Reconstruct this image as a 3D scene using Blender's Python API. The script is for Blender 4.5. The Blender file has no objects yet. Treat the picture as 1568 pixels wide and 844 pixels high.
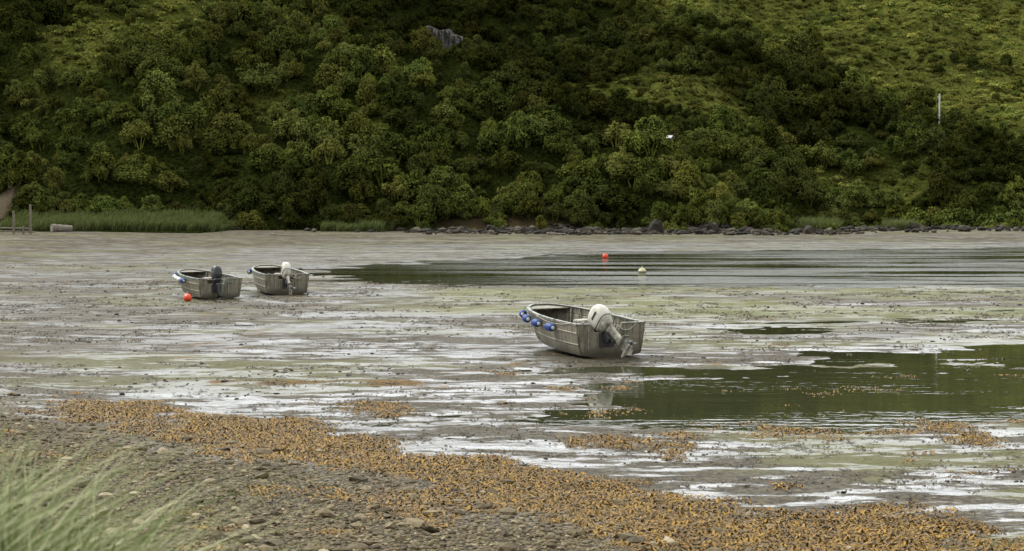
import bpy, bmesh, math, random
import numpy as np
from mathutils import Vector, Matrix, Euler
random.seed(7); rng=np.random.default_rng(7)
scene=bpy.context.scene
D=bpy.data

# ------------------------------------------------------------ helpers
def link(o,parent=None):
    scene.collection.objects.link(o)
    if parent is not None: o.parent=parent
    return o
def empty(name,loc=(0,0,0),rz=0.0):
    e=D.objects.new(name,None); e.location=loc; e.rotation_euler=(0,0,rz); e.empty_display_size=.3
    return link(e)
def np_mesh(name,verts,faces,mat=None,smooth=False,col=None,colname='col'):
    me=D.meshes.new(name)
    verts=np.asarray(verts,dtype=np.float32); faces=np.asarray(faces,dtype=np.int32)
    n=len(verts); m,k=faces.shape
    me.vertices.add(n); me.vertices.foreach_set('co',verts.ravel())
    me.loops.add(m*k); me.loops.foreach_set('vertex_index',faces.ravel())
    me.polygons.add(m)
    me.polygons.foreach_set('loop_start',np.arange(0,m*k,k,dtype=np.int32))
    me.polygons.foreach_set('loop_total',np.full(m,k,dtype=np.int32))
    me.polygons.foreach_set('use_smooth',np.full(m,smooth,dtype=bool))
    if col is not None:
        a=me.color_attributes.new(colname,'FLOAT_COLOR','POINT')
        c=np.ones((n,4),dtype=np.float32); c[:,:col.shape[1]]=col
        a.data.foreach_set('color',c.ravel())
    me.update(calc_edges=True); me.validate()
    if mat: me.materials.append(mat)
    return me
def _h(ix,iy,seed):
    h=(ix.astype(np.int64)*374761393+iy.astype(np.int64)*668265263+seed*974634777)&0xffffffff
    h=((h^(h>>13))*1274126177)&0xffffffff
    h=(h^(h>>16))&0xffffffff
    return h/4294967295.0
def vn(x,y,seed=0):
    xi=np.floor(x);yi=np.floor(y);fx=x-xi;fy=y-yi
    fx=fx*fx*(3-2*fx);fy=fy*fy*(3-2*fy)
    a=_h(xi,yi,seed);b=_h(xi+1,yi,seed);c=_h(xi,yi+1,seed);d=_h(xi+1,yi+1,seed)
    return (a*(1-fx)+b*fx)*(1-fy)+(c*(1-fx)+d*fx)*fy
def fbm(x,y,o=4,seed=0):
    s=0;a=.5;t=0
    for i in range(o):
        s=s+a*vn(x*(2.03**i)+i*17.3,y*(2.03**i)-i*9.1,seed+i); t+=a; a*=.5
    return s/t
def sst(a,b,x):
    t=np.clip((x-a)/(b-a),0,1); return t*t*(3-2*t)
def sdpoly(X,Y,P):
    d=np.full(X.shape,1e9); ins=np.zeros(X.shape,bool)
    n=len(P)
    for i in range(n):
        ax,ay=P[i];bx,by=P[(i+1)%n]
        ex,ey=bx-ax,by-ay
        t=np.clip(((X-ax)*ex+(Y-ay)*ey)/(ex*ex+ey*ey),0,1)
        d=np.minimum(d,np.hypot(X-ax-t*ex,Y-ay-t*ey))
        if ay!=by:
            c=((ay>Y)!=(by>Y))&(X<(bx-ax)*(Y-ay)/(by-ay)+ax)
            ins^=c
    return np.where(ins,d,-d)

def newmat(name):
    m=D.materials.new(name); m.use_nodes=True; nt=m.node_tree
    bs=nt.nodes['Principled BSDF']; return m,nt,bs
def noise(nt,vec,scale,detail=4,rough=.55):
    n=nt.nodes.new('ShaderNodeTexNoise'); n.inputs['Scale'].default_value=scale
    n.inputs['Detail'].default_value=detail; n.inputs['Roughness'].default_value=rough
    if vec is not None: nt.links.new(vec,n.inputs['Vector'])
    return n.outputs['Fac']
def mapped(nt,vec,sc):
    mp=nt.nodes.new('ShaderNodeMapping'); mp.inputs['Scale'].default_value=sc; nt.links.new(vec,mp.inputs[0]); return mp.outputs[0]
def mixc(nt,f,a,b,bt='MIX'):
    n=nt.nodes.new('ShaderNodeMix'); n.data_type='RGBA'; n.blend_type=bt
    for s,v in ((n.inputs[0],f),(n.inputs[6],a),(n.inputs[7],b)):
        if isinstance(v,bpy.types.NodeSocket): nt.links.new(v,s)
        elif isinstance(v,(int,float)): s.default_value=v
        else: s.default_value=(*v,1)
    return n.outputs[2]
def mth(nt,op,a,b=0.0,c=0.0,clamp=False):
    n=nt.nodes.new('ShaderNodeMath'); n.operation=op; n.use_clamp=clamp
    for i,v in enumerate((a,b,c)):
        if isinstance(v,bpy.types.NodeSocket): nt.links.new(v,n.inputs[i])
        else: n.inputs[i].default_value=v
    return n.outputs[0]
def mr(nt,v,a,b,c=0.0,d=1.0,smooth=True):
    n=nt.nodes.new('ShaderNodeMapRange'); 
    if smooth: n.interpolation_type='SMOOTHSTEP'
    nt.links.new(v,n.inputs[0])
    for i,x in enumerate((a,b,c,d)): n.inputs[i+1].default_value=x
    return n.outputs[0]
def simple(name,col,rough=.6,metal=0.0,var=.15,scale=6.0,bump=0.0,col2=None,spec=.5):
    m,nt,bs=newmat(name)
    tc=nt.nodes.new('ShaderNodeTexCoord').outputs['Object']
    n=noise(nt,tc,scale)
    a=col2 if col2 else tuple(c*(1-var*2) for c in col)
    nt.links.new(mixc(nt,mr(nt,n,.3,.7),a,col),bs.inputs['Base Color'])
    bs.inputs['Roughness'].default_value=rough; bs.inputs['Metallic'].default_value=metal
    bs.inputs['Specular IOR Level'].default_value=spec
    if bump:
        b=nt.nodes.new('ShaderNodeBump'); b.inputs['Distance'].default_value=bump
        nt.links.new(n,b.inputs['Height']); nt.links.new(b.outputs[0],bs.inputs['Normal'])
    return m

# ------------------------------------------------------------ terrain functions
BAY=[(-9,36.6),(-14,47),(-20,63),(-26,80),(-31,100),(-35,125),(-33,148),(-24,168),(0,180),(30,186),(60,190),(200,198),(400,200),(400,-400),(30,-2.4)]
POOLS=[
 [(-16.2,122),(-9,129),(8,158),(57,174),(120,178),(300,178),(300,90),(54,91),(16,92),(.6,92),(-12.5,99)],
 [(1.8,42.8),(3.0,47.4),(7,48.8),(8.9,51.5),(17.8,55),(45,57),(45,36),(13.5,38.0),(8.3,34.6),(4.5,34.2),(1.2,36.6)],
 [(7.5,60),(10,62),(13.5,61),(11,59)],
 [(16.5,70.5),(21,73),(34,72),(30,69.5)],
 [(9,66),(20,67),(24,65),(12,64)],
]
def bay_d(X,Y):
    s=np.clip(Y/60,.5,3)
    wx=(fbm(X/4/s,Y/4/s,3,11)-.5)*3.2*s; wy=(fbm(X/4/s,Y/4/s,3,31)-.5)*3.2*s
    return sdpoly(X+wx,Y+wy,BAY)
def ground(X,Y,fine=True):
    X=np.asarray(X,float);Y=np.asarray(Y,float)
    d=bay_d(X,Y); out=np.maximum(-d,0)
    slope=.045+(.018-.045)*sst(40,70,Y)
    z=.034+np.minimum(out*slope,1.0)
    s=np.clip(Y/50,.8,3)
    wx=(fbm(X/3.5,Y/2,5,51)-.5)*7*s; wy=(fbm(X/3.5,Y/2,5,71)-.5)*3.8*s
    p=np.full(X.shape,-1e9)
    for P in POOLS: p=np.maximum(p,sdpoly(X+wx,Y+wy,P))
    ins=sst(0,3,d)
    z=z-.07*sst(-2.2,2.4,p)
    z=z+(fbm(X/5,Y/3.2,4,91)-.5)*.07*ins
    z=z+(fbm(X/1.4,Y/.7,5,101)-.5)*.065
    z=z+(fbm(X/22,Y/12,2,111)-.5)*.05*ins
    if fine:
        z=z+(fbm(X/.22,Y/.22,3,121)-.5)*.014*np.clip((90-Y)/50,0,1)
    z=z+2.7*sst(15,3,Y)
    return z
def Yfoot(X): return np.interp(X,[-150,-60,42,60,110,200],[230,226,226,238,250,272])
def capB(X): return np.interp(X,[-400,-150,-60,0,31,50,73,83,92,105,200],[62,60,58,52,42,34,22,16.5,8,0,-8])
def capA(X): return np.interp(X,[-400,-120,-60,-28,5,29,43,60],[55,54,46,30,18,9,0,-8])
def hill(X,Y):
    X=np.asarray(X,float);Y=np.asarray(Y,float)
    Yf=Yfoot(X)+(fbm(X/9,X*0,2,5)-.5)*5
    d=Y-Yf
    def crest(r,cap,back):
        k=4.0
        m=cap-back*(r-cap)
        h=np.clip(.5+.5*(m-r)/k,0,1)
        return m*(1-h)+r*h-k*h*(1-h)
    A=crest(d*.6+.5,capA(X),.35)
    YB=np.interp(X,[-400,60,110,200],[262,262,268,285])
    B=crest((Y-YB)*.55,capB(X),.35)
    C=np.minimum((Y-Yf-14)*.38,66+.03*(Y-400))
    def smax(a,b,k=3.0):
        h=np.clip(.5+.5*(a-b)/k,0,1); return b*(1-h)+a*h+k*h*(1-h)
    z=smax(smax(A,B),C)
    up=sst(0,12,d)
    z=z+up*((fbm(X/28,Y/28,3,3)-.5)*13+(fbm(X/9,Y/9,3,8)-.5)*4.5)
    terr=np.interp(X,[-140,-60,-42,-36],[1,1,1,0])
    z=np.where(d<3,np.maximum(z,(.85+(Y-213)*.11)*terr+(-3)*(1-terr)),z)
    return z+.35-np.where(Y<211,(211-Y)*.5,0)
def top(X,Y): return np.maximum(ground(X,Y,False),hill(X,Y))
def g1(x,y): return float(ground(np.array([x]),np.array([y]))[0])
def t1(x,y): return float(top(np.array([x]),np.array([y]))[0])

# ------------------------------------------------------------ ground sheet
rows=[-3000,-600,-100,-20,-6,0]
y=1.0
while y<17: rows.append(y); y+=.5
while y<262:
    rows.append(y); y+=min(max(y*y/9500,.035),.6)
rows+=[280,320,400,700,1500,4000]
rows=np.array(rows)
u=np.concatenate([[-200,-30,-5,-1.5,-.9,-.65],np.linspace(-.5,.5,1000),[.65,.9,1.5,5,30,200]])
UU,YY=np.meshgrid(u,rows); XX=UU*np.clip(YY,16,262)
ZZ=ground(XX,YY)
ZZ[YY>262]=np.minimum(ZZ[YY>262],-1)
nr,nc=XX.shape
dB=bay_d(XX,YY)
S=XX+YY
kn=fbm(XX/1.6,YY/1.6,5,201)
band=np.exp(-((S-27.3)/2.8)**2)*sst(44,36,YY)*sst(-13,-7,XX)
barA=np.exp(-(((XX+5.5)/4.2)**2+((YY-42.7)/1.2)**2))
kelp=np.clip((np.maximum(band*1.15,barA*.9)+(kn-.5)*2.4-.5)*3,0,1)
dry=np.clip(sst(-1,7,-dB)+ (fbm(XX/7,YY/5,4,211)-.5)*1.1*sst(4,-4,dB),0,1)
brown=fbm(XX/12,YY/5,4,231)
dry=np.maximum(dry,.85*sst(.53,.60,brown)*sst(52,64,YY)*sst(-6,4,dB)*sst(190,100,YY))
leftfar=sst(-8,-18,XX+ (YY-60)*.12)*sst(40,50,YY)*sst(.43,.54,fbm(XX/4,YY/3,5,241))
dry=np.maximum(dry,leftfar*.9)
algae=sst(62,70,YY)*sst(96,88,YY)*sst(-9,-2,XX)*sst(.38,.53,fbm(XX/9,YY/4,4,251))
algae=np.maximum(algae,.65*sst(2,6,XX)*sst(37,33,YY)*sst(.43,.57,fbm(XX/3,YY/2,4,261)))
algae=np.maximum(algae,.55*sst(.50,.62,fbm(XX/6,YY/2.5,4,271))*sst(34,44,YY))
gravel=sst(27,22.5,S+(kn-.5)*6)*sst(60,44,YY)
V=np.stack([XX.ravel(),YY.ravel(),ZZ.ravel()],1)
idx=np.arange(nr*nc).reshape(nr,nc)
F=np.stack([idx[:-1,:-1].ravel(),idx[:-1,1:].ravel(),idx[1:,1:].ravel(),idx[1:,:-1].ravel()],1)
col=np.stack([dry.ravel(),kelp.ravel(),algae.ravel(),gravel.ravel()],1)

m,nt,bs=newmat('tidal_mud')
pos=nt.nodes.new('ShaderNodeNewGeometry').outputs['Position']
at=nt.nodes.new('ShaderNodeAttribute'); at.attribute_name='col'
sp=nt.nodes.new('ShaderNodeSeparateColor'); nt.links.new(at.outputs['Color'],sp.inputs[0])
dr,ke,al,gr=sp.outputs[0],sp.outputs[1],sp.outputs[2],at.outputs['Alpha']
n1=noise(nt,pos,1.3,3); n2=noise(nt,pos,9,3,.65); n3=noise(nt,pos,.35,2)
n5=noise(nt,mapped(nt,pos,(.5,1.6,1)),1.0,7,.68)
n6=noise(nt,mapped(nt,pos,(.10,.28,1)),1.0,3,.6)
expo=mr(nt,mth(nt,'ADD',mth(nt,'MULTIPLY',n5,.75),mth(nt,'MULTIPLY',n6,.4)),.54,.59)
mud=mixc(nt,mr(nt,n1,.35,.65),(.036,.034,.024),(.076,.070,.051))
mud=mixc(nt,expo,mud,mixc(nt,mr(nt,n2,.4,.6),(.024,.019,.011),(.085,.070,.041)))
dryc=mixc(nt,mr(nt,n2,.3,.7),(.036,.030,.018),(.093,.078,.051))
vo=nt.nodes.new('ShaderNodeTexVoronoi'); vo.inputs['Scale'].default_value=15; nt.links.new(pos,vo.inputs['Vector'])
hs_=nt.nodes.new('ShaderNodeSeparateColor'); nt.links.new(vo.outputs['Color'],hs_.inputs[0])
grc=mixc(nt,hs_.outputs[0],(.06,.047,.024),(.21,.165,.09))
grc=mixc(nt,mr(nt,vo.outputs['Distance'],.35,.75),grc,(.025,.02,.012))
c=mixc(nt,dr,mud,dryc)
c=mixc(nt,mth(nt,'MULTIPLY',al,.85),c,(.105,.108,.028))
c=mixc(nt,gr,c,grc)
c=mixc(nt,ke,c,mixc(nt,mr(nt,n2,.35,.65),(.035,.020,.003),(.15,.082,.008)))
nt.links.new(c,bs.inputs['Base Color'])
rough=mr(nt,n3,.3,.7,.20,.34)
notwet=mth(nt,'MAXIMUM',mth(nt,'MULTIPLY',dr,mr(nt,n5,.36,.52,.45,1.0)),mth(nt,'MULTIPLY',ke,.9),clamp=True)
notwet=mth(nt,'MAXIMUM',notwet,mth(nt,'MULTIPLY',expo,.85),clamp=True)
notwet=mth(nt,'MAXIMUM',notwet,mth(nt,'MULTIPLY',al,.5),clamp=True)
notwet=mth(nt,'MAXIMUM',notwet,mth(nt,'MULTIPLY',gr,.95),clamp=True)
rr=mth(nt,'ADD',rough,mth(nt,'MULTIPLY',notwet,.5),clamp=True)
nt.links.new(rr,bs.inputs['Roughness'])
bs.inputs['IOR'].default_value=1.5
nt.links.new(mr(nt,notwet,0,1,1.0,.04,False),bs.inputs['Specular IOR Level'])
bmp=nt.nodes.new('ShaderNodeBump')
nt.links.new(mr(nt,notwet,0,1,.018,.05,False),bmp.inputs['Distance'])
hsum=mth(nt,'SUBTRACT',mth(nt,'MULTIPLY',n2,.8),mth(nt,'MULTIPLY',mth(nt,'MULTIPLY',vo.outputs['Distance'],gr),.9))
nt.links.new(hsum,bmp.inputs['Height']); nt.links.new(bmp.outputs[0],bs.inputs['Normal'])
nt.links.new(mr(nt,notwet,0,.6,.9,0,False),bs.inputs['Coat Weight'])
bs.inputs['Coat IOR'].default_value=1.5; bs.inputs['Coat Roughness'].default_value=.22
nt.links.new(bmp.outputs[0],bs.inputs['Coat Normal'])
link(D.objects.new('ground',np_mesh('ground',V,F,m,True,col)))

# ------------------------------------------------------------ water sheet
m,nt,bs=newmat('shallow_water')
pos=nt.nodes.new('ShaderNodeNewGeometry').outputs['Position']
w1=noise(nt,mapped(nt,pos,(.028,.22,1)),1,6,.68)
w2=noise(nt,mapped(nt,pos,(1.2,3.0,1)),1.0,3,.5)
sy=nt.nodes.new('ShaderNodeSeparateXYZ'); nt.links.new(pos,sy.inputs[0])
lee=mr(nt,mth(nt,'ADD',sy.outputs[0],mth(nt,'MULTIPLY',mth(nt,'SUBTRACT',130,sy.outputs[1]),-.25)),-18,2,.2,1)
far=mth(nt,'MULTIPLY',mr(nt,sy.outputs[1],60,95),lee)
wind=mth(nt,'MULTIPLY',mr(nt,w1,.40,.54),far)
near=mr(nt,w1,.46,.62,0,.4)
bs.inputs['Base Color'].default_value=(.034,.037,.017,1)
nt.links.new(mth(nt,'ADD',mth(nt,'MULTIPLY',wind,.20),.03),bs.inputs['Roughness'])
bs.inputs['IOR'].default_value=1.36
bmp=nt.nodes.new('ShaderNodeBump'); bmp.inputs['Distance'].default_value=.06
nt.links.new(mth(nt,'ADD',mth(nt,'ADD',mth(nt,'MULTIPLY',wind,.9),mth(nt,'MULTIPLY',near,.6)),.02),bmp.inputs['Strength'])
nt.links.new(w2,bmp.inputs['Height']); nt.links.new(bmp.outputs[0],bs.inputs['Normal'])
wv=np.array([(-60,17,0),(400,17,0),(400,215,0),(-60,215,0)])
link(D.objects.new('water',np_mesh('water',wv,np.array([[0,1,2,3]]),m)))

# ------------------------------------------------------------ hillside
hx=np.concatenate([np.arange(-700,-150,14),np.arange(-150,190,1.3),np.arange(190,800,14)])
hy=np.concatenate([np.arange(206,500,1.3),np.arange(500,900,12)])
HX,HY=np.meshgrid(hx,hy); HZ=hill(HX,HY)
nr,nc=HX.shape; idx=np.arange(nr*nc).reshape(nr,nc)
F=np.stack([idx[:-1,:-1].ravel(),idx[:-1,1:].ravel(),idx[1:,1:].ravel(),idx[1:,:-1].ravel()],1)
def pathmask(X,Y):
    cx=-75.6+ (Y-232)*.02+np.sin(Y*.3)*.4
    w=np.interp(Y,[215,230,246],[2.6,1.5,.6])
    return sst(w+.6,w-.4,np.abs(X-cx)+(fbm(X,Y,2,9)-.5)*1.5)*sst(249,243,Y)
def Clim(X): return np.interp(X,[30,60,100],[372,345,288])
def isC(X,Y): return sst(0,10,Y-Clim(X))*sst(20,40,X)
def openmask(X,Y):
    def el(cx,cy,rx,ry,a=0):
        ca,sa=math.cos(a),math.sin(a); dx,dy=X-cx,Y-cy
        return np.exp(-(((dx*ca+dy*sa)/rx)**2+((-dx*sa+dy*ca)/ry)**2)**1.5)
    o=el(-76,276,8,13)
    o=np.maximum(o,el(-62,292,5,20))
    o=np.maximum(o,el(30,300,19,15,-.5))
    o=np.maximum(o,el(8,266,26,3.5,-.45))
    o=np.maximum(o,el(60,276,18,9,-.2)*.9)
    o=np.maximum(o,el(-40,262,9,4,-.3)*.7)
    o=np.maximum(o,isC(X,Y)*sst(.22,.42,fbm(X/14,Y/14,4,77)))
    return o
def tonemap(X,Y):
    """leaf tone: dark alder on the middle ridge, paler scrub; sunlit crest and valley shade painted in"""
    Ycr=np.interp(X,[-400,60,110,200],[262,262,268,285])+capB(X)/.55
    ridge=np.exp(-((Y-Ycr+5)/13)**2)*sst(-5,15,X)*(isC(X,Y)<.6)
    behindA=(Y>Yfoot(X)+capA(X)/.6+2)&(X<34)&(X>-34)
    dark=np.maximum(ridge,behindA*.85*sst(-34,-20,X)*sst(36,22,X))  # leaves behind the spur darkened to paint in valley shade
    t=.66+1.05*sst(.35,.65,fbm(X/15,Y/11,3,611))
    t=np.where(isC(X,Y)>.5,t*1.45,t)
    crestA=np.exp(-((Y-(Yfoot(X)+capA(X)/.6)+2)/6)**2)*sst(-30,-10,X)  # spur crest leaves tinted lighter, sunlight painted into their colour
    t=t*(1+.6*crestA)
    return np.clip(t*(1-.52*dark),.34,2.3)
bank=np.exp(-((HX+2)/10)**2)*sst(239,232,HY)
hcol=np.stack([pathmask(HX,HY).ravel(),openmask(HX,HY).ravel(),bank.ravel()],1)
m,nt,bs=newmat('hillside_herbs')
pos=nt.nodes.new('ShaderNodeNewGeometry').outputs['Position']
at=nt.nodes.new('ShaderNodeAttribute'); at.attribute_name='col'
sp=nt.nodes.new('ShaderNodeSeparateColor'); nt.links.new(at.outputs['Color'],sp.inputs[0])
n1=noise(nt,pos,.25,5,.65); n2=noise(nt,pos,1.8,5,.75)
dark=mixc(nt,mr(nt,n2,.4,.6),(.006,.009,.002),(.026,.034,.007))
lite=mixc(nt,mr(nt,n1,.35,.65),(.065,.075,.013),(.14,.145,.032))
lite=mixc(nt,mr(nt,n2,.42,.56,.8,0),lite,(.018,.023,.006))
c=mixc(nt,sp.outputs[1],dark,lite)
c=mixc(nt,sp.outputs[2],c,(.05,.036,.02))
c=mixc(nt,sp.outputs[0],c,mixc(nt,n2,(.06,.048,.03),(.18,.147,.10)))
nt.links.new(c,bs.inputs['Base Color']); bs.inputs['Roughness'].default_value=1; bs.inputs['Specular IOR Level'].default_value=.0
b=nt.nodes.new('ShaderNodeBump'); b.inputs['Distance'].default_value=.6; nt.links.new(n2,b.inputs['Height']); nt.links.new(b.outputs[0],bs.inputs['Normal'])
link(D.objects.new('hillside',np_mesh('hillside',np.stack([HX.ravel(),HY.ravel(),HZ.ravel()],1),F,m,True,hcol)))

# ------------------------------------------------------------ foliage
def leafmat(name,c1,c2,c3,trans=.0,stand=False):
    m=D.materials.new(name); m.use_nodes=True; nt=m.node_tree; nt.nodes.clear()
    out=nt.nodes.new('ShaderNodeOutputMaterial')
    at=nt.nodes.new('ShaderNodeAttribute'); at.attribute_name='col'
    sp=nt.nodes.new('ShaderNodeSeparateColor'); nt.links.new(at.outputs['Color'],sp.inputs[0])
    oi=nt.nodes.new('ShaderNodeObjectInfo')
    c=mixc(nt,sp.outputs[0],c1,c2)
    c=mixc(nt,mr(nt,oi.outputs['Random'],.4,1,0,.7,False),c,c3)
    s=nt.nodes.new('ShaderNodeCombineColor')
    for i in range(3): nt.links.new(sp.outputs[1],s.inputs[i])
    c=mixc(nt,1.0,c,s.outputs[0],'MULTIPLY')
    if stand: c=mixc(nt,1.0,c,oi.outputs['Color'],'MULTIPLY')
    df=nt.nodes.new('ShaderNodeBsdfDiffuse'); nt.links.new(c,df.inputs[0])
    if trans:
        tr=nt.nodes.new('ShaderNodeBsdfTranslucent'); nt.links.new(c,tr.inputs[0])
        mx=nt.nodes.new('ShaderNodeMixShader'); mx.inputs[0].default_value=trans
        nt.links.new(df.outputs[0],mx.inputs[1]); nt.links.new(tr.outputs[0],mx.inputs[2]); nt.links.new(mx.outputs[0],out.inputs[0])
    else: nt.links.new(df.outputs[0],out.inputs[0])
    return m
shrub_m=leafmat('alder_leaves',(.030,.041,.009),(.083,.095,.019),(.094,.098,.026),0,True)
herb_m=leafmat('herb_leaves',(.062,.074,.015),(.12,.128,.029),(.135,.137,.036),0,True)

ico=bmesh.new(); bmesh.ops.create_icosphere(ico,subdivisions=2,radius=1); ico.verts.ensure_lookup_table()
IV2=np.array([v.co[:] for v in ico.verts]); IF2=np.array([[v.index for v in f.verts] for f in ico.faces]); ico.free()
ico=bmesh.new(); bmesh.ops.create_icosphere(ico,subdivisions=1,radius=1)
IV1=np.array([v.co[:] for v in ico.verts]); IF1=np.array([[v.index for v in f.verts] for f in ico.faces]); ico.free()

def bush_mesh(name,R,H,nlobe,nleaf,lsz,mat,seed,flat=False,tall=1.0):
    r=np.random.default_rng(seed)
    vs=[];polys=[];cs=[];n0=0
    for i in range(nlobe):
        a=r.uniform(0,2*math.pi); q=math.sqrt(r.uniform(0,1))*.8
        lx,ly=R*q*math.cos(a),R*q*math.sin(a)*.85
        hz=H*(1-.75*q*q)*r.uniform(.6,1.05)
        lr=R*r.uniform(.15,.36)
        ctr=np.array([lx,ly,max(hz-lr*.5,lr*.3)])
        tone=r.uniform(.2,.8)
        sh=np.array([r.uniform(.85,1.2),r.uniform(.85,1.2),r.uniform(.75,1.1)*tall])
        d=IV1*(lr*.72)*(1+.2*r.normal(size=(len(IV1),1)))*sh
        vs.append(d+ctr); polys+=(IF1+n0).tolist(); n0+=len(IV1)
        cs.append(np.tile([0.0,.3],(len(IV1),1)))  # inner core coloured dark to stand in for the crown's interior shade
        nl=int(nleaf*(lr/R/.27)**1.7)+15
        dirs=r.normal(size=(nl,3)); dirs[:,2]+=.35; dirs/=np.linalg.norm(dirs,axis=1)[:,None]
        rad=lr*(r.uniform(.72,1.14,size=(nl,1)))*(1+.13*np.sin(dirs[:,0:1]*11+i)*np.cos(dirs[:,1:2]*9+2*i))
        p=ctr+dirs*rad*sh
        nrm=dirs*.95+r.normal(size=(nl,3))*.45+np.array([0,0,.1]); nrm/=np.linalg.norm(nrm,axis=1)[:,None]
        t=np.cross(nrm,r.normal(size=(nl,3))); t/=np.linalg.norm(t,axis=1)[:,None]
        bt=np.cross(nrm,t)
        s=lsz*r.uniform(.6,1.35,size=(nl,1))
        vs.append(np.stack([p-t*s,p-bt*s*.65,p+t*s,p+bt*s*.65],1).reshape(-1,3)); polys+=(np.arange(nl*4).reshape(-1,4)+n0).tolist(); n0+=nl*4
        tc=np.clip(tone+r.normal(size=nl)*.2,0,1)
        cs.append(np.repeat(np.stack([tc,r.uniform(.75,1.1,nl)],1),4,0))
    if not flat:
        for k in range(6):
            a=r.uniform(0,6.28); e=np.array([math.cos(a)*R*.6,math.sin(a)*R*.6,H*.7])
            b=np.array([math.cos(a)*.25,math.sin(a)*.25,-.4])
            for j in range(5):
                p=b+(e-b)*(j/4)+np.array([0,0,.3*math.sin(j/4*3.14)]); w=.12*(1-j/5)
                vs.append(p+np.array([[w,0,0],[0,w,0],[-w,0,0],[0,-w,0]])); cs.append(np.tile([1.0,1.0],(4,1)))
                if j:
                    for q in range(4): polys.append([n0-4+q,n0-4+(q+1)%4,n0+(q+1)%4,n0+q])
                n0+=4
    V=np.concatenate(vs); C=np.concatenate(cs)
    me=D.meshes.new(name); me.from_pydata(V.tolist(),[],polys)
    ca=me.color_attributes.new('col','FLOAT_COLOR','POINT')
    cc=np.ones((len(V),4),dtype=np.float32); cc[:,:2]=C; ca.data.foreach_set('color',cc.ravel())
    me.materials.append(mat); return me
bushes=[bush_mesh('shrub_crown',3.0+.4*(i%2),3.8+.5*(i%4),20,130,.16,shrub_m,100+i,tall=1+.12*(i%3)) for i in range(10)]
herbs=[bush_mesh('herb_clump',1.8,.9,8,48,.16,herb_m,200+i,flat=True) for i in range(4)]

veg=empty('hillside_shrubs')
low=empty('hillside_undergrowth')
def scatter(parent,meshes,x0,x1,y0,y1,st,keep,scale,seed,nm):
    r=np.random.default_rng(seed)
    gx,gy=np.meshgrid(np.arange(x0,x1,st),np.arange(y0,y1,st))
    gx=(gx+r.uniform(-.5,.5,gx.shape)*st).ravel(); gy=(gy+r.uniform(-.5,.5,gy.shape)*st).ravel()
    k=keep(gx,gy,r)&~((np.abs(gx-23.8)<3.0)&(gy>257)&(gy<264)); gx,gy=gx[k],gy[k]
    inv=np.abs(gx)<gy*.345+5
    gx,gy=gx[inv],gy[inv]
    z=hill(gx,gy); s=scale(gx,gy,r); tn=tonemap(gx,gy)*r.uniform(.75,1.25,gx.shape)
    for a,b,c,q,t in zip(gx,gy,z,s,tn):
        o=D.objects.new(nm,meshes[r.integers(len(meshes))])
        o.location=(a,b,c-.35*q); o.rotation_euler=(r.uniform(-.15,.15),r.uniform(-.15,.15),r.uniform(0,6.28))
        o.scale=(q*r.uniform(.85,1.2),q*r.uniform(.85,1.2),q*r.uniform(.8,1.25))
        w_=r.uniform(-.08,.11)
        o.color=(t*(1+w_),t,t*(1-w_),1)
        scene.collection.objects.link(o); o.parent=parent
def keepA(X,Y,r):
    return (Y>Yfoot(X)+1.0)&(openmask(X,Y)<r.uniform(.3,.7,X.shape))&(pathmask(X,Y)<.1)&(isC(X,Y)<.5)&~((np.abs(X+15.5)<4.2)&(Y>322.5)&(Y<334))
def keepC(X,Y,r):
    return (isC(X,Y)>=.5)&(openmask(X,Y)<r.uniform(.2,1.04,X.shape))&~((np.abs(X-83)<2.5)&(Y>296)&(Y<306))
def scA(X,Y,r):
    s=(.38+.88*r.beta(1.1,1.9,X.shape))*(.62+.75*fbm(X/14,Y/14,2,401))
    return np.where(Y<Yfoot(X)+5,s*.85,s)
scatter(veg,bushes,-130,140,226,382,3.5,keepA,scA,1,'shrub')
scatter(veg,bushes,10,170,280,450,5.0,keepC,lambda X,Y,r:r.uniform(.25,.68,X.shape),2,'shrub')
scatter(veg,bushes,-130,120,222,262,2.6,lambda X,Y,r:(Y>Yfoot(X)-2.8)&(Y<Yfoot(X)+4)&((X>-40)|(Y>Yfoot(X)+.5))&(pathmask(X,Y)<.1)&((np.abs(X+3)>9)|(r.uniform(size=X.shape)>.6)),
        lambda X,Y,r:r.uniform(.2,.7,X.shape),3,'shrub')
scatter(low,herbs,-130,165,228,435,2.2,lambda X,Y,r:(Y>Yfoot(X)+1)&(openmask(X,Y)>r.uniform(.05,.45,X.shape))&(pathmask(X,Y)<.3),
        lambda X,Y,r:r.uniform(.45,1.15,X.shape),4,'herb_clump')

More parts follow.
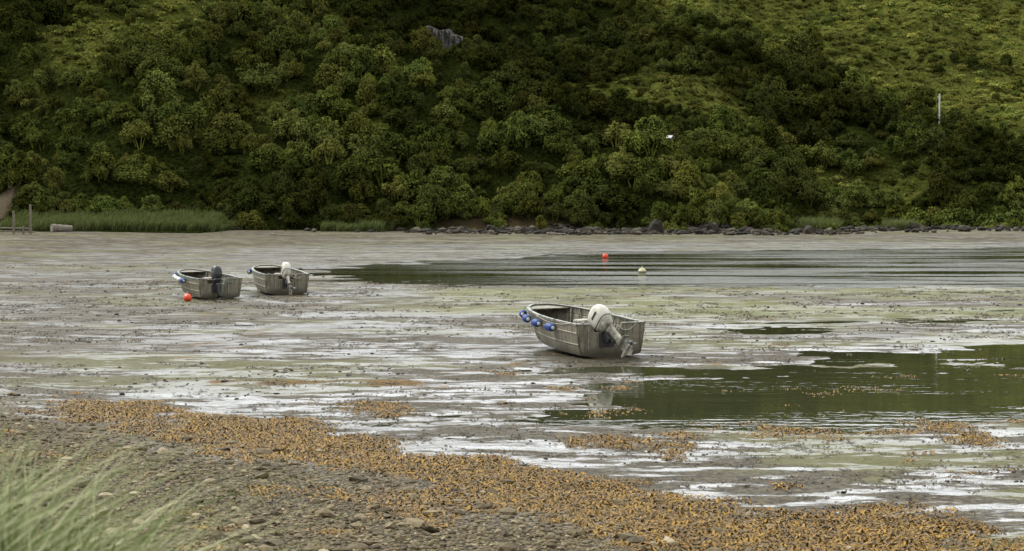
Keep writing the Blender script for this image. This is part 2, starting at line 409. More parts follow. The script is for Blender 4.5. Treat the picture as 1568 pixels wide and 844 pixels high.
# ------------------------------------------------------------ blades of grass (merged meshes)
def blades(name,X,Y,Z,h,w,lean,seg,mat,seed,wind=(.35,-.1)):
    r=np.random.default_rng(seed); n=len(X)
    az=r.uniform(0,6.28,n); L=lean*r.uniform(.2,1.4,n)
    dx=np.cos(az)*L+wind[0]*L*1.5; dy=np.sin(az)*L+wind[1]*L
    hh=h*r.uniform(.55,1.15,n); ww=w*r.uniform(.7,1.3,n)
    pa=r.uniform(0,3.14,n); px,py=np.cos(pa),np.sin(pa)
    vs=[]
    for j in range(seg+1):
        t=j/seg
        cx=X+dx*hh*t**2; cy=Y+dy*hh*t**2; cz=Z+hh*(t-.28*t*t*np.clip(L,0,1.5))
        wj=ww*(1-t**1.6)+.0008
        vs.append(np.stack([cx-px*wj,cy-py*wj,cz],1)); vs.append(np.stack([cx+px*wj,cy+py*wj,cz],1))
    V=np.stack(vs,1)
    k=2*(seg+1); base=(np.arange(n)*k)[:,None]
    F=np.concatenate([base+np.array([2*j,2*j+1,2*j+3,2*j+2]) for j in range(seg)],0)
    tone=np.repeat(r.beta(.7,1.0,n),k); C=np.stack([tone,np.tile(np.repeat(np.linspace(.6,1.1,seg+1),2),n),tone*0],1)
    return link(D.objects.new(name,np_mesh(name,V.reshape(-1,3),F,mat,True,C)))
gm=leafmat('beach_grass_blades',(.06,.085,.022),(.18,.20,.08),(.18,.20,.08),.2)
gmf=leafmat('foreground_grass_blades',(.09,.125,.03),(.58,.59,.37),(.58,.59,.37),.3)
def strip(name,x0,x1,y0,y1,n,h,seed,lean=.5):
    r=np.random.default_rng(seed); X=r.uniform(x0,x1,n);Y=r.uniform(y0,y1,n)
    k=(fbm(X/2.5,Y/2.5,3,seed)+.25*(1-np.abs((X-(x0+x1)/2)/(x1-x0)*2)**4)>.5+.10*sst(y0+3,y0,Y))&(pathmask(X,Y)<.4)
    X,Y=X[k],Y[k]
    hh=h*(.5+1.0*fbm(X/2,Y/2,2,seed+1))
    blades(name,X,Y,top(X,Y)-.05,hh,.06,lean,3,gm,seed)
strip('beach_grass',-71,-39.5,212.5,227,20000,1.4,11)
strip('beach_grass',-27,-17,220,226,4000,1.5,12)
strip('beach_grass',42,48,226,236,4500,2.0,13)
strip('beach_grass',57,61,234,242,2200,1.6,14)
strip('beach_grass',-110,-79,214,226,6000,.8,15)
r=np.random.default_rng(5); n=4200
Xf=r.uniform(-3.4,-1.12,n); Yf_=r.uniform(3.9,6.6,n)
k=(Xf< -1.15-(Yf_-4)*.15+r.normal(size=n)*.09)&(fbm(Xf/.3,Yf_/.3,2,3)>.40)
Xf,Yf_=Xf[k],Yf_[k]
hgt=.42+.64*np.clip((-Xf-1.2)/.7,0,1)
zz=ground(Xf,Yf_,False)
blades('foreground_grass',Xf,Yf_,zz-.05,hgt,.011,.55,6,gmf,21,wind=(.5,-.1))

# ------------------------------------------------------------ stones & seaweed (merged)
def vcolmat(name,c1,c2,c3,rough,spec=.4,mixn=.4):
    m,nt,bs=newmat(name)
    at=nt.nodes.new('ShaderNodeAttribute'); at.attribute_name='col'
    sp=nt.nodes.new('ShaderNodeSeparateColor'); nt.links.new(at.outputs['Color'],sp.inputs[0])
    pos=nt.nodes.new('ShaderNodeNewGeometry').outputs['Position']
    nn=noise(nt,pos,25,2)
    c=mixc(nt,mr(nt,sp.outputs[0],0,.6,smooth=False),c1,c2)
    c=mixc(nt,mr(nt,sp.outputs[0],.6,1,smooth=False),c,c3)
    c=mixc(nt,mr(nt,nn,.35,.7,0,mixn),c,c1)
    nt.links.new(c,bs.inputs['Base Color']); bs.inputs['Roughness'].default_value=rough; bs.inputs['Specular IOR Level'].default_value=spec
    return m
stone_m=vcolmat('beach_stone',(.045,.034,.017),(.19,.15,.08),(.42,.35,.23),.7,.2)
rock_m=vcolmat('shore_rock',(.013,.011,.008),(.045,.038,.026),(.14,.12,.09),.85,.2)
darkst=vcolmat('dark_stone',(.014,.011,.007),(.042,.034,.022),(.12,.10,.07),.6,.3)
def stones(name,X,Y,Z,size,mat,seed,flat=.55,iv=IV1,fi=IF1):
    r=np.random.default_rng(seed); n=len(X); k=len(iv)
    sc=size[:,None]*np.stack([r.uniform(.7,1.4,n),r.uniform(.6,1.1,n),r.uniform(.6,1.1,n)*flat],1)
    P=iv[None]*(1+.16*r.normal(size=(n,k,1)))*sc[:,None,:]
    a=r.uniform(0,6.28,n); ca,sa=np.cos(a)[:,None],np.sin(a)[:,None]
    b=r.normal(size=n)*.3; cb,sb=np.cos(b)[:,None],np.sin(b)[:,None]
    y2=P[:,:,1]*cb-P[:,:,2]*sb; z2=P[:,:,1]*sb+P[:,:,2]*cb
    x3=P[:,:,0]*ca-y2*sa; y3=P[:,:,0]*sa+y2*ca
    V=np.stack([x3+X[:,None],y3+Y[:,None],z2+(Z+sc[:,2]*.35)[:,None]],2).reshape(-1,3)
    F=(fi[None]+(np.arange(n)*k)[:,None,None]).reshape(-1,3)
    t=np.repeat(r.beta(1.4,2.2,n),k)
    return link(D.objects.new(name,np_mesh(name,V,F,mat,False,np.stack([t,t,t],1))))
r=np.random.default_rng(31)
X=r.uniform(-22,7,60000);Y=16+34*r.uniform(0,1,60000)**1.5
k=(np.abs(X)<Y*.40)&((X+Y)<26.0+r.normal(size=60000)*1.5)&(r.uniform(size=60000)<np.clip(1.25-(Y-18)/32,.15,1))
X,Y=X[k],Y[k]; sz=.022+.09*r.beta(1.0,5,len(X))+(r.uniform(size=len(X))<.03)*r.uniform(.03,.11,len(X))
stones('gravel',X,Y,ground(X,Y),sz,stone_m,32)
X=r.uniform(-45,45,20000);Y=26+100*r.uniform(0,1,20000)**1.5
k=(np.abs(X)<Y*.4)&(fbm(X/3,Y/1.6,4,301)>.51+.06*sst(-4,10,bay_d(X,Y))); X,Y=X[k],Y[k]; Z=ground(X,Y); k=Z>-.012; X,Y,Z=X[k],Y[k],Z[k]
stones('scattered_stones',X,Y,Z,.02+.10*r.beta(1,6,len(X))*np.clip(Y/45,.6,1.6),darkst,33)
n=2600
X=np.concatenate([r.normal(18,20,n),r.uniform(-40,85,1100)]);
Y=Yfoot(X)-r.uniform(-2.5,14,len(X))*r.uniform(.05,1,len(X))-.3; k=(X>-75)&(X<95)&((X>-14)|(r.uniform(size=len(X))<.10))&(fbm(X/4,Y/3,2,91)>.38); X,Y=X[k],Y[k]
stones('shore_rocks',X,Y,top(X,Y),.18+1.2*r.beta(.9,5.5,len(X)),rock_m,34,.75)
bx=np.array([20.2,28.3,28.9,42,52,56,60,36,5,-3,12,33.,66]);by=np.array([219,220,221,226,231,232,234,221,220,219,221,222,238.])
stones('boulder',bx,by,top(bx,by),np.array([1.5,1.1,.8,1.0,.8,.6,.9,.8,.8,.9,.7,.7,.8]),rock_m,35,.9,IV2,IF2)

def weed(name,X,Y,Z,size,mat,seed,nb=12,wd=.13):
    r=np.random.default_rng(seed); n=len(X)*nb
    X=np.repeat(X,nb);Y=np.repeat(Y,nb);Z=np.repeat(Z,nb);s=np.repeat(size,nb)*r.uniform(.4,1.4,n)
    X=X+r.normal(size=n)*s*1.0;Y=Y+r.normal(size=n)*s*1.0
    a=r.uniform(0,6.28,n);dx,dy=np.cos(a)*s*.5,np.sin(a)*s*.5;w=s*wd;qx,qy=-np.sin(a)*w,np.cos(a)*w
    b0=Z+r.uniform(0,.12,n)*s
    hs=[b0,b0+r.uniform(.05,.35,n)*s,b0+r.uniform(-.1,.15,n)*s]
    vs=[]
    for j,t in enumerate((-1,0,1)):
        tw=r.uniform(-.5,.5,n)*w
        vs.append(np.stack([X+dx*t-qx,Y+dy*t-qy,hs[j]-tw],1));vs.append(np.stack([X+dx*t+qx,Y+dy*t+qy,hs[j]+tw],1))
    V=np.stack(vs,1).reshape(-1,3); base=(np.arange(n)*6)[:,None]
    F=np.concatenate([base+np.array([0,1,3,2]),base+np.array([2,3,5,4])],0)
    t=np.repeat(np.clip(np.repeat(r.uniform(0,1,n//nb),nb)*.6+r.uniform(0,.4,n),0,1),6)
    return link(D.objects.new(name,np_mesh(name,V,F,mat,True,np.stack([t,t,t],1))))
kelp_m=vcolmat('rockweed_wet',(.026,.015,.003),(.185,.100,.006),(.40,.225,.014),.45,.2,.3)
kelp_d=vcolmat('rockweed_dark',(.015,.011,.004),(.062,.042,.010),(.15,.098,.015),.5,.3)
n=110000
X=r.uniform(-16,15,n);Y=r.uniform(17,46,n)
S_=X+Y
den=np.exp(-((S_-27.3)/2.9)**2)*sst(42,34,Y)*sst(-12,-6,X)
kn=fbm(X/1.6,Y/1.6,5,201)
k=(np.abs(X)<Y*.4)&(r.uniform(size=n)<np.clip((den*1.75+(kn-.5)*3.0-.42)*1.4,0,.97))
weed('seaweed',X[k],Y[k],ground(X[k],Y[k]),r.uniform(.05,.12,k.sum()),kelp_m,36,9,.12)
n=42000
X=r.uniform(-30,30,n);Y=24+76*r.uniform(0,1,n)**1.5
kn=fbm(X/2.0,Y/1.1,5,511); barA=np.exp(-(((X+5.5)/4.2)**2+((Y-42.7)/1.1)**2))
k=(np.abs(X)<Y*.4)&((kn+barA*.25+.08*sst(48,32,Y)+.05*sst(-8,-16,X)*sst(85,60,Y))>.605+r.normal(size=n)*.03)
X,Y=X[k],Y[k];Z=ground(X,Y);k=Z>-.012;X,Y,Z=X[k],Y[k],Z[k]
weed('seaweed',X,Y,Z,r.uniform(.05,.11,len(X))*np.clip(Y/45,.8,1.6),kelp_d,37,7)

# ------------------------------------------------------------ boats
def hullmat():
    m,nt,bs=newmat('weathered_aluminium')
    tc=nt.nodes.new('ShaderNodeTexCoord').outputs['Object']
    s=nt.nodes.new('ShaderNodeSeparateXYZ'); nt.links.new(tc,s.inputs[0])
    n1=noise(nt,tc,3,6,.65)
    n2=noise(nt,mapped(nt,tc,(9,9,1.1)),1,5,.6)
    c=mixc(nt,mr(nt,n1,.3,.7),(.145,.131,.090),(.27,.25,.187))
    c=mixc(nt,mr(nt,n2,.43,.66,0,.8),c,(.068,.057,.030))
    g=mth(nt,'ADD',s.outputs[2],mth(nt,'MULTIPLY',n2,.3))
    c=mixc(nt,mr(nt,g,.22,.62,.92,0),c,(.036,.030,.016))
    nt.links.new(c,bs.inputs['Base Color']); bs.inputs['Metallic'].default_value=.35
    nt.links.new(mr(nt,n1,.3,.7,.36,.6),bs.inputs['Roughness'])
    b=nt.nodes.new('ShaderNodeBump'); b.inputs['Distance'].default_value=.012; nt.links.new(n1,b.inputs['Height']); nt.links.new(b.outputs[0],bs.inputs['Normal'])
    return m
hull_m=hullmat()
rail_m=simple('rail_aluminium',(.31,.30,.25),.4,.5,.28,8)
white_m=simple('white_engine_paint',(.60,.585,.50),.4,0,.12,5)
cream_m=simple('dirty_white_paint',(.42,.40,.32),.5,0,.32,9)
black_m=simple('black_engine_paint',(.02,.022,.025),.35,0,.1,5)
darkrub=simple('dark_rubber',(.03,.03,.03),.6)
blue_m=simple('blue_vinyl',(.010,.045,.22),.5,0,.2,12,spec=.3)
wht_v=simple('white_vinyl',(.62,.62,.6),.45,0,.15,12)
orange_m=simple('orange_vinyl',(.75,.07,.02),.4,0,.12,10)
yellow_m=simple('yellow_foam',(.62,.6,.35),.6,0,.2,10)
rope_m=simple('teal_rope',(.10,.25,.20),.8,0,.2,30)
rope_w=simple('pale_rope',(.45,.42,.34),.8,0,.2,30)
wood_m=simple('weathered_wood',(.24,.205,.16),.85,0,.25,4,.02)
wood_d=simple('dark_weathered_wood',(.20,.165,.125),.85,0,.2,4,.02)
metal_m=simple('prop_metal',(.18,.18,.17),.4,.6,.2,10)

def bm_obj(name,bm,mat,parent,smooth=False,bev=0):
    me=D.meshes.new(name); bm.normal_update(); bm.to_mesh(me); bm.free(); me.materials.append(mat)
    if smooth:
        for p in me.polygons: p.use_smooth=True
    o=D.objects.new(name,me); link(o,parent)
    if bev:
        b=o.modifiers.new('bev','BEVEL'); b.width=bev; b.segments=2; b.limit_method='ANGLE'
    return o
def box(name,cx,cy,cz,sx,sy,sz,mat,parent,rot=None,bev=.008):
    bm=bmesh.new(); bmesh.ops.create_cube(bm,size=1)
    for v in bm.verts: v.co=Vector((v.co.x*sx,v.co.y*sy,v.co.z*sz))
    o=bm_obj(name,bm,mat,parent,False,bev); o.location=(cx,cy,cz)
    if rot: o.rotation_euler=rot
    return o
def tube(name,pts,rad,mat,parent,res=8,cyc=False):
    cu=D.curves.new(name,'CURVE'); cu.dimensions='3D'; cu.bevel_depth=rad; cu.bevel_resolution=2; cu.use_fill_caps=True
    s=cu.splines.new('POLY'); s.points.add(len(pts)-1)
    for p,q in zip(s.points,pts): p.co=(*q,1)
    s.use_cyclic_u=cyc
    cu.materials.append(mat); return link(D.objects.new(name,cu),parent)
def sag(a,b,drop,n=14):
    a=np.array(a,float);b=np.array(b,float)
    return [tuple(a+(b-a)*t-np.array([0,0,4*drop*t*(1-t)])) for t in np.linspace(0,1,n)]
def lathe(name,prof,mat,parent,axis='z',seg=20):
    bm=bmesh.new(); rings=[]
    for rr,h in prof:
        rings.append([bm.verts.new((rr*math.cos(a),rr*math.sin(a),h)) for a in [2*math.pi*i/seg for i in range(seg)]])
    for A,B in zip(rings[:-1],rings[1:]):
        for i in range(seg): bm.faces.new((A[i],A[(i+1)%seg],B[(i+1)%seg],B[i]))
    bm.faces.new(rings[0][::-1]); bm.faces.new(rings[-1])
    return bm_obj(name,bm,mat,parent,True)

def outboard(parent,loc,tilt,cowlmat,legmat,sc=1.0,steer=0.0):
    e=D.objects.new('outboard_motor',None); link(e,parent); e.location=loc; e.rotation_euler=(-tilt,0,steer); e.scale=(sc,)*3
    def loft(name,secs,mat,ex=3.2,seg=28):
        bm=bmesh.new(); R=[]
        for z,cy,wx,ly in secs:
            ring=[]
            for i in range(seg):
                a=2*math.pi*i/seg; c,s=math.cos(a),math.sin(a)
                ring.append(bm.verts.new((math.copysign(abs(c)**(2/ex),c)*wx,cy+math.copysign(abs(s)**(2/ex),s)*ly,z)))
            R.append(ring)
        for A,B in zip(R[:-1],R[1:]):
            for i in range(seg): bm.faces.new((A[i],A[(i+1)%seg],B[(i+1)%seg],B[i]))
        bm.faces.new(R[0][::-1]); bm.faces.new(R[-1])
        return bm_obj(name,bm,mat,e,True)
    loft('cowl',[(.20,-.10,.15,.24),(.24,-.10,.18,.29),(.34,-.11,.195,.32),(.50,-.11,.195,.32),(.62,-.10,.185,.30),(.71,-.08,.16,.26),(.77,-.06,.11,.19),(.79,-.05,.05,.10)],cowlmat)
    loft('cowl_band',[(.255,-.10,.190,.307),(.275,-.10,.193,.312)],darkrub)
    for sx in (-1,1): box('cowl_badge',sx*.193,-.14,.50,.012,.26,.07,rail_m if cowlmat is black_m else black_m,e)
    loft('lower_cowl',[(.02,-.12,.09,.16),(.10,-.12,.13,.21),(.205,-.11,.165,.26)],legmat)
    loft('midsection',[(-.62,-.16,.04,.15),(-.45,-.16,.045,.13),(-.1,-.15,.06,.13),(.03,-.13,.08,.15)],legmat,2.4)
    box('cavitation_plate',0,-.24,-.60,.24,.42,.015,legmat,e)
    loft('gearcase_strut',[(-.84,-.17,.03,.12),(-.60,-.17,.035,.15)],legmat,2.2)
    tor=lathe('gearcase',[(.005,-.30),(.045,-.26),(.062,-.12),(.062,.10),(.05,.2)],legmat,e); tor.rotation_euler=(math.pi/2,0,0); tor.location=(0,-.16,-.84)
    bm=bmesh.new(); vs=[bm.verts.new(p) for p in [(-.008,-.02,-.88),(-.008,-.30,-.88),(-.008,-.30,-1.02),(-.008,-.18,-1.06),(.008,-.02,-.88),(.008,-.30,-.88),(.008,-.30,-1.02),(.008,-.18,-1.06)]]
    for f in ((0,1,2,3),(7,6,5,4),(0,4,5,1),(1,5,6,2),(2,6,7,3),(3,7,4,0)): bm.faces.new([vs[i] for i in f])
    bm_obj('skeg',bm,legmat,e)
    for k in range(3):
        bm=bmesh.new(); a=k*2.094
        prof=[(.05,-.03),(.10,-.07),(.16,-.06),(.17,0),(.14,.06),(.08,.05)]
        top_=[]
        for rr,w in prof:
            x=rr*math.cos(a)-w*math.sin(a);z=rr*math.sin(a)+w*math.cos(a); top_.append(bm.verts.new((x,-.40+w*.6,-.84+z)))
        bm.faces.new(top_); o=bm_obj('propeller_blade',bm,metal_m,e); s=o.modifiers.new('s','SOLIDIFY'); s.thickness=.012
    h=lathe('propeller_hub',[(.05,0),(.05,.1),(.03,.14)],metal_m,e); h.rotation_euler=(math.pi/2,0,0); h.location=(0,-.34,-.84)
    box('clamp_bracket',0,.06,-.10,.22,.16,.30,darkrub,e)
    box('swivel_bracket',0,-.03,-.22,.13,.14,.34,darkrub,e)
    box('tilt_tube',0,.02,.04,.34,.07,.07,darkrub,e)
    tube('control_cable',[(0,.15,.25),(.05,.4,.2),(.15,.6,.0)],.018,darkrub,e)
    return e
def skiff(loc,heading,sc,cowl,leg,tilt,fenders,roll=0,extras=0,steer=0,mx=0):
    root=D.objects.new('aluminium_skiff',None); link(root); root.location=loc; root.rotation_euler=(math.radians(0.8),roll,heading); root.scale=(sc,)*3
    L=5.4; nS=34; ts=np.linspace(0,1,nS)
    bt=lambda t:1.12*(1-max((t-.28)/.735,0)**2.5)**.5*(.955+.045*min(t/.28,1))
    hs=lambda t:1.02+.16*t*t
    def sec(t):
        b=bt(t); bc=b*(.88-.16*t*t)
        yk,yc,y=L*t*(1-.15*t**3),L*t*(1-.10*t**3),L*t
        hk=.0+.42*t**4; hc=.15+.36*t**3
        P=[(0,yk,hk),(bc*.5,(yk+yc)/2,hk+(hc-hk)*.45),(bc,yc,hc)]
        for q,o in ((.30,.012),(.33,.03),(.36,.012),(.70,.02),(.72,.04),(.75,.02),(1,0)):
            P.append((bc+(b-bc)*q+o,yc+(y-yc)*q,hc+(hs(t)-hc)*q))
        return P
    bm=bmesh.new(); Rg=[]
    for t in ts:
        P=sec(t); ring=[bm.verts.new((-x,y,z)) for x,y,z in P[::-1]]+[bm.verts.new(p) for p in P[1:]]
        Rg.append(ring)
    for A,B in zip(Rg[:-1],Rg[1:]):
        for i in range(len(A)-1): bm.faces.new((A[i],B[i],B[i+1],A[i+1]))
    B=Rg[-1]; nB=len(B); 
    for i in range(nB//2):
        f=[B[i],B[i+1],B[nB-2-i],B[nB-1-i]]
        f=list(dict.fromkeys(f)); 
        if len(f)>2: bm.faces.new(f)
    o=bm_obj('hull',bm,hull_m,root)
    s=o.modifiers.new('s','SOLIDIFY'); s.thickness=.022; s.offset=1
    P=sec(0); n=.36; nz=hs(0)-.26
    out=[(-x,z) for x,_,z in P[::-1]]+[(x,z) for x,_,z in P[1:]]
    poly=out+[(n+.14+mx,hs(0)),(n+mx,nz),(-n+mx,nz),(-n-.14+mx,hs(0))]
    bm=bmesh.new(); f=bm.faces.new([bm.verts.new((x*.985,.0,z)) for x,z in poly])
    e=bmesh.ops.extrude_face_region(bm,geom=[f]); 
    for v in e['geom']:
        if isinstance(v,bmesh.types.BMVert): v.co.y+=.05
    bmesh.ops.recalc_face_normals(bm,faces=bm.faces[:])
    bm_obj('transom',bm,hull_m,root)
    for sx in (-1,1):
        box('transom_brace',sx*.58+mx,-.02,.58,.05,.035,.62,rail_m,root)
        e0=sx*1.06; e1=sx*(n+.14)+mx
        box('transom_cap',(e0+e1)/2,.025,hs(0)+.01,abs(e0-e1),.10,.035,rail_m,root)
        box('stern_cleat',sx*.86,.03,hs(0)+.06,.05,.16,.03,rail_m,root)
        box('cleat_post',sx*.86,.03,hs(0)+.035,.03,.04,.04,rail_m,root)
        box('corner_plate',sx*(bt(0)-.11),.13,hs(0)+.013,.2,.22,.02,rail_m,root)
    box('engine_pad',mx,-.025,nz-.2,.46,.04,.42,darkrub,root)
    box('notch_cap',mx,.025,nz+.008,.72,.07,.02,rail_m,root)
    box('splash_well',mx,.62,nz-.05,1.0,.04,.5,hull_m,root)
    bm=bmesh.new(); path=[(-bt(t),L*t,hs(t)) for t in ts]+[(bt(t),L*t,hs(t)) for t in ts[::-1]]
    prof=[(.035,-.03),(.035,.028),(-.075,.028),(-.075,.0),(-.02,-.03)]
    prev=None
    for i,p in enumerate(path):
        a=Vector(path[max(i-1,0)]);b=Vector(path[min(i+1,len(path)-1)]); d=(b-a); d.z=0; d.normalize(); nrm=Vector((-d.y,d.x,0))
        ring=[bm.verts.new(Vector(p)+nrm*q+Vector((0,0,z))) for q,z in prof]
        if prev:
            for k in range(len(prof)): bm.faces.new((prev[k],prev[(k+1)%5],ring[(k+1)%5],ring[k]))
        prev=ring
    bmesh.ops.recalc_face_normals(bm,faces=bm.faces[:]); bm_obj('gunwale',bm,rail_m,root)
    bm=bmesh.new(); prev=None
    for t in np.linspace(.01,.9,16):
        w=bt(t)*(.86-.16*t*t)+.02; a=bm.verts.new((-w,L*t*(1-.1*t**3),.30+.25*t**3)); b=bm.verts.new((w,L*t*(1-.1*t**3),.30+.25*t**3))
        if prev: bm.faces.new((prev[0],prev[1],b,a))
        prev=(a,b)
    bm_obj('floor',bm,hull_m,root)
    for t,nm in ((.34,'thwart'),(.60,'thwart')):
        w=bt(t)*.93*2; box(nm,0,L*t,.66,w,.34,.04,rail_m,root); box('thwart_riser',0,L*t,.47,w*.92,.30,.33,hull_m,root)
    bm=bmesh.new(); pts=[(-bt(t)+.05,L*t-.0,hs(t)-.05) for t in (.86,.9,.94,.975)]; 
    bm.faces.new([bm.verts.new(p) for p in pts]+[bm.verts.new((-p[0],p[1],p[2])) for p in pts[::-1]])
    o=bm_obj('bow_deck',bm,hull_m,root); s=o.modifiers.new('s','SOLIDIFY'); s.thickness=.03
    for t in np.linspace(.08,.85,11):
        for sx in (-1,1):
            P=sec(t); a=P[2];b=P[-1]; 
            tube('rib',[(sx*(a[0]-.03),a[1],a[2]+.1),(sx*(b[0]-.045),b[1],b[2]-.03)],.022,rail_m,root)
    outboard(root,(mx,-.06,nz+.02),tilt,cowl,leg,1.12,steer)
    box('fuel_tank',-.55,.36,.44,.34,.46,.26,darkrub if extras==0 else orange_m,root,bev=.04)
    box('gear_crate',.5,1.3,.46,.55,.4,.3,wht_v,root,bev=.03)
    box('gear_tote',-.45,2.6,.56,.6,.45,.5,blue_m if extras==0 else cream_m,root,bev=.04)
    box('console',.15,2.35,.7,.5,.4,.5,cream_m,root,(0,0,.3),bev=.04)
    for t,cm in fenders:
        x,y,z=-bt(t)-.13,L*t,hs(t)-.20
        d=Vector((-(bt(t+.02)-bt(t-.02)),L*.04,0)).normalized(); nx=Vector((-d.y,d.x,0))
        f=lathe('fender',[(.02,-.27),(.05,-.26),(.10,-.2),(.12,-.12),(.12,.12),(.10,.2),(.05,.26),(.02,.27)],cm,root)
        f.rotation_euler=d.to_track_quat('Z','Y').to_euler(); f.location=Vector((-bt(t),y,z))+nx*.15
        for q in (-.245,.245):
            g=lathe('fender_end',[(.03,-.03),(.055,-.015),(.055,.015),(.03,.03)],wht_v,root); g.rotation_euler=f.rotation_euler; g.location=f.location+d*q*1.02
        c=f.location; tube('fender_line',[tuple(c+Vector((0,0,.11))),(-bt(t)-.03,y,hs(t)+.035),(-bt(t)+.09,y,hs(t)+.03)],.010,rope_m,root)
    tube('painter',sag((-bt(.55)-.05,L*.55,1.06),(-bt(.05)-.05,L*.05,1.06),.12),.014,rope_m if extras else rope_w,root)
    tube('stern_line',sag((.86,.0,1.08),(.2,-.08,.95),.18)+sag((.2,-.08,.95),(-.3,-.1,1.0),.12),.016,rope_m if extras==1 else rope_w,root)
    return root
zm=max(g1(3.2,50.2),.0)
skiff((3.15,49.7,zm-.03),math.radians(21),1.1,white_m,cream_m,math.radians(52),[(.90,blue_m),(.70,blue_m),(.50,blue_m),(.29,blue_m)],roll=math.radians(-.6),steer=.28,mx=-.14)
skiff((-14.9,79.8,max(g1(-15.1,80),0)-.03),math.radians(28),1.06,black_m,black_m,math.radians(14),[(.9,blue_m),(.75,wht_v),(.62,wht_v),(.5,wht_v),(.38,blue_m)],extras=1,mx=-.2)
skiff((-12.1,84.0,max(g1(-12.3,84),0)-.03),math.radians(20),1.12,white_m,cream_m,math.radians(46),[(.93,blue_m),(.82,blue_m)],extras=2)

# ------------------------------------------------------------ buoys
def buoy(x,y,r,mat,z0=None,oblong=1.0,capm=None):
    root=empty('mooring_buoy',(x,y,(max(g1(x,y),0) if z0 is None else z0)),random.uniform(0,3))
    P=[(.02*r,-.05*r)]+[(r*math.sin(a),r*.92-r*math.cos(a)) for a in np.linspace(.25,2.75,12)]+[(.2*r,1.98*r),(.2*r,2.2*r),(.1*r,2.22*r)]
    b=lathe('float',P,mat,root); b.scale=(oblong,1,1)
    c=lathe('eye_collar',[(.24*r,2.05*r),(.26*r,2.12*r),(.24*r,2.19*r)],capm or darkrub,root)
    tube('rope_eye',[(.12*r*math.cos(a),0,2.28*r+.12*r*math.sin(a)) for a in np.linspace(0,6.0,10)],.02*r+.006,rope_w,root,cyc=True)
    if capm: lathe('belt',[(r*1.0,.8*r),(r*1.03,.85*r),(r*1.03,1.05*r),(r*1.0,1.1*r)],capm,root)
buoy(8.35,140,.27,orange_m,-.1)
buoy(9.0,108,.29,yellow_m,-.08,1,darkrub)
buoy(-16.25,78.2,.21,orange_m,None,1.35)

# ------------------------------------------------------------ driftwood, posts, marker, sheds, outcrop
def log(name,x,y,L,R,rz,mat):
    bm=bmesh.new(); seg=14; rings=[]
    for j in range(9):
        t=j/8; rr=R*(1-.2*t)*(1+.05*math.sin(j*2.3))
        rings.append([bm.verts.new((L*(t-.5),rr*math.cos(a)*(1+.06*math.sin(3*a+j)),R+rr*math.sin(a))) for a in [2*math.pi*i/seg for i in range(seg)]])
    for A,B in zip(rings[:-1],rings[1:]):
        for i in range(seg): bm.faces.new((A[i],A[(i+1)%seg],B[(i+1)%seg],B[i]))
    bm.faces.new(rings[0][::-1]);bm.faces.new(rings[-1])
    me=D.meshes.new(name);bm.normal_update();bm.to_mesh(me);bm.free();me.materials.append(mat)
    o=D.objects.new(name,me);link(o);o.location=(x,y,t1(x,y)-.08);o.rotation_euler=(0,.05,rz);return o
log('driftwood_log',-60.6,210.5,2.8,.55,.7,wood_m)
log('driftwood_log',6,213,2.6,.2,.1,wood_m)
log('driftwood_log',4.5,204,1.5,.12,.2,wood_d)
log('driftwood_log',-30,205,3.5,.14,-.1,wood_m)
fe=empty('wooden_fence',(-62.5,200,t1(-62.5,200)-.3))
for x,h in ((-1.2,3.3),(.95,4.1),(-3.4,1.6),(.0,1.3)):
    tube('post',[(x,0,0),(x+.05,0.05,h*.6),(x+.02,0,h)],.16,wood_d,fe)
tube('rail',[(-5,0.05,1.15),(1.2,.14,1.0)],.10,wood_d,fe)
tube('lower_rail',[(-5,0.05,.7),(1.5,.14,.62)],.09,wood_d,fe)
mk=empty('marker_post',(83,305,t1(83,305)))
tube('pole',[(0,0,-1),(0,0,7.0)],.15,wht_v,mk); tube('crossarm',[(-.25,0,6.2),(.25,0,6.2)],.07,wht_v,mk)
roofm=simple('pale_metal_roof',(.50,.51,.51),.5,0,.25,3)
wallm=simple('dark_board_wall',(.05,.048,.04),.8,0,.2,3)
def shed(x,y,w,l,h,rz,ridge):
    e=empty('shed',(x,y,ridge-h-w*.22),rz)
    box('walls',0,0,h/2-2,w,l,h+4,wallm,e)
    for s in (-1,1):
        box('roof',s*w*.27,0,h+w*.10,w*.62,l+.4,.07,roofm,e,(0,s*.38,0))
    for s in (-1,1):
        bm=bmesh.new(); bm.faces.new([bm.verts.new(p) for p in ((-w/2,s*(l/2+.003),h),(w/2,s*(l/2+.003),h),(0,s*(l/2+.003),h+w*.2))]); bm_obj('gable',bm,wallm,e)
    box('door',0,-l/2-.02,h*.45,.8,.05,h*.85,darkrub,e); box('window',w*.3,-l/2-.02,h*.6,.5,.04,.5,black_m,e)
shed(22.0,262,2.3,1.9,1.8,1.45,17.1)
shed(25.6,261.0,2.3,2.0,1.8,1.2,16.1)
bm=bmesh.new(); bmesh.ops.create_grid(bm,x_segments=44,y_segments=30,size=1)
rr=random.Random(3)
for v in bm.verts:
    x,y=v.co.x,v.co.y
    rad=math.hypot(x,y*.9); an=math.atan2(y,x); lim=.78+.14*math.sin(3*an+1)+.10*math.sin(7*an)
    edge=max(rad-lim,0)
    col_=math.sin(x*23+math.sin(y*2)*1.2)*.35+math.sin(x*57+1)*.15
    v.co=Vector((x*5.2,(y+1)*1.6+col_+rr.uniform(-.15,.15)+edge*14,y*3.6+rr.uniform(-.1,.1)-edge*2))
outm,nt,bs=newmat('outcrop_rock')
tc=nt.nodes.new('ShaderNodeTexCoord').outputs['Object']
nn=noise(nt,mapped(nt,tc,(2.2,1,.35)),1.0,5,.65)
nt.links.new(mixc(nt,mr(nt,nn,.46,.64),(.014,.013,.010),(.13,.12,.10)),bs.inputs['Base Color']); bs.inputs['Roughness'].default_value=.9
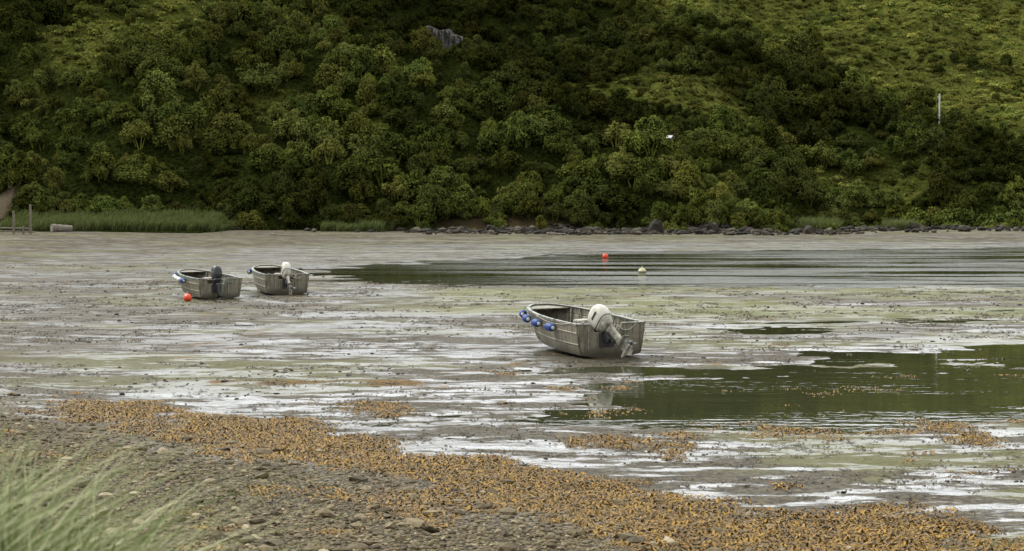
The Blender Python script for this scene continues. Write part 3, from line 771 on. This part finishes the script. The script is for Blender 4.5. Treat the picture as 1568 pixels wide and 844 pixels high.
me=D.meshes.new('rock_outcrop');bm.normal_update();bm.to_mesh(me);bm.free();me.materials.append(outm)
o=D.objects.new('rock_outcrop',me);link(o);o.location=(-15.5,329.5,t1(-15.5,331)+1.6)

# ------------------------------------------------------------ light, sky, camera
el=math.radians(48); az=math.radians(-58)
sd=Vector((math.sin(az)*math.cos(el),math.cos(az)*math.cos(el),math.sin(el)))
su=D.lights.new('sun','SUN'); su.energy=3.2; su.angle=math.radians(11); su.color=(1,.97,.9)
so=D.objects.new('sun',su); link(so); so.rotation_euler=sd.to_track_quat('Z','Y').to_euler()
w=D.worlds.new('World'); scene.world=w; w.use_nodes=True; nt=w.node_tree
bg=nt.nodes['Background']
sk=nt.nodes.new('ShaderNodeTexSky'); sk.sky_type='NISHITA'; sk.sun_disc=False; sk.sun_elevation=el; sk.sun_rotation=az; sk.dust_density=3; sk.air_density=1
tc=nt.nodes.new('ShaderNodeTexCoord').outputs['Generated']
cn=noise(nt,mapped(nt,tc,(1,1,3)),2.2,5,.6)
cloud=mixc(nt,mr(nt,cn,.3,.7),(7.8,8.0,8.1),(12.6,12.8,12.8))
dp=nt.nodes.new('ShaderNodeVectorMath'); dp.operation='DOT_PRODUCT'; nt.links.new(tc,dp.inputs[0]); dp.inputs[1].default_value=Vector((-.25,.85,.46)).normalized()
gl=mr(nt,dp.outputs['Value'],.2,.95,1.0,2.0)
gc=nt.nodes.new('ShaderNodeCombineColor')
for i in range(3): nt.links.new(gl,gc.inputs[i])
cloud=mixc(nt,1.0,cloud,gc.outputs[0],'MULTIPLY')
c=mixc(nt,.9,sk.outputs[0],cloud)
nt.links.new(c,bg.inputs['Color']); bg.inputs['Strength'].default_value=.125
scene.view_settings.view_transform='Standard'; scene.view_settings.look='None'; scene.view_settings.exposure=0
cam=D.cameras.new('camera'); co=D.objects.new('camera',cam); link(co); scene.camera=co
cam.sensor_width=36; cam.lens=55; cam.clip_end=9000; cam.clip_start=.1
co.location=(0,0,5); co.rotation_euler=(math.radians(90-2.68),0,0)
cam.dof.use_dof=True; cam.dof.focus_distance=58; cam.dof.aperture_fstop=4.0
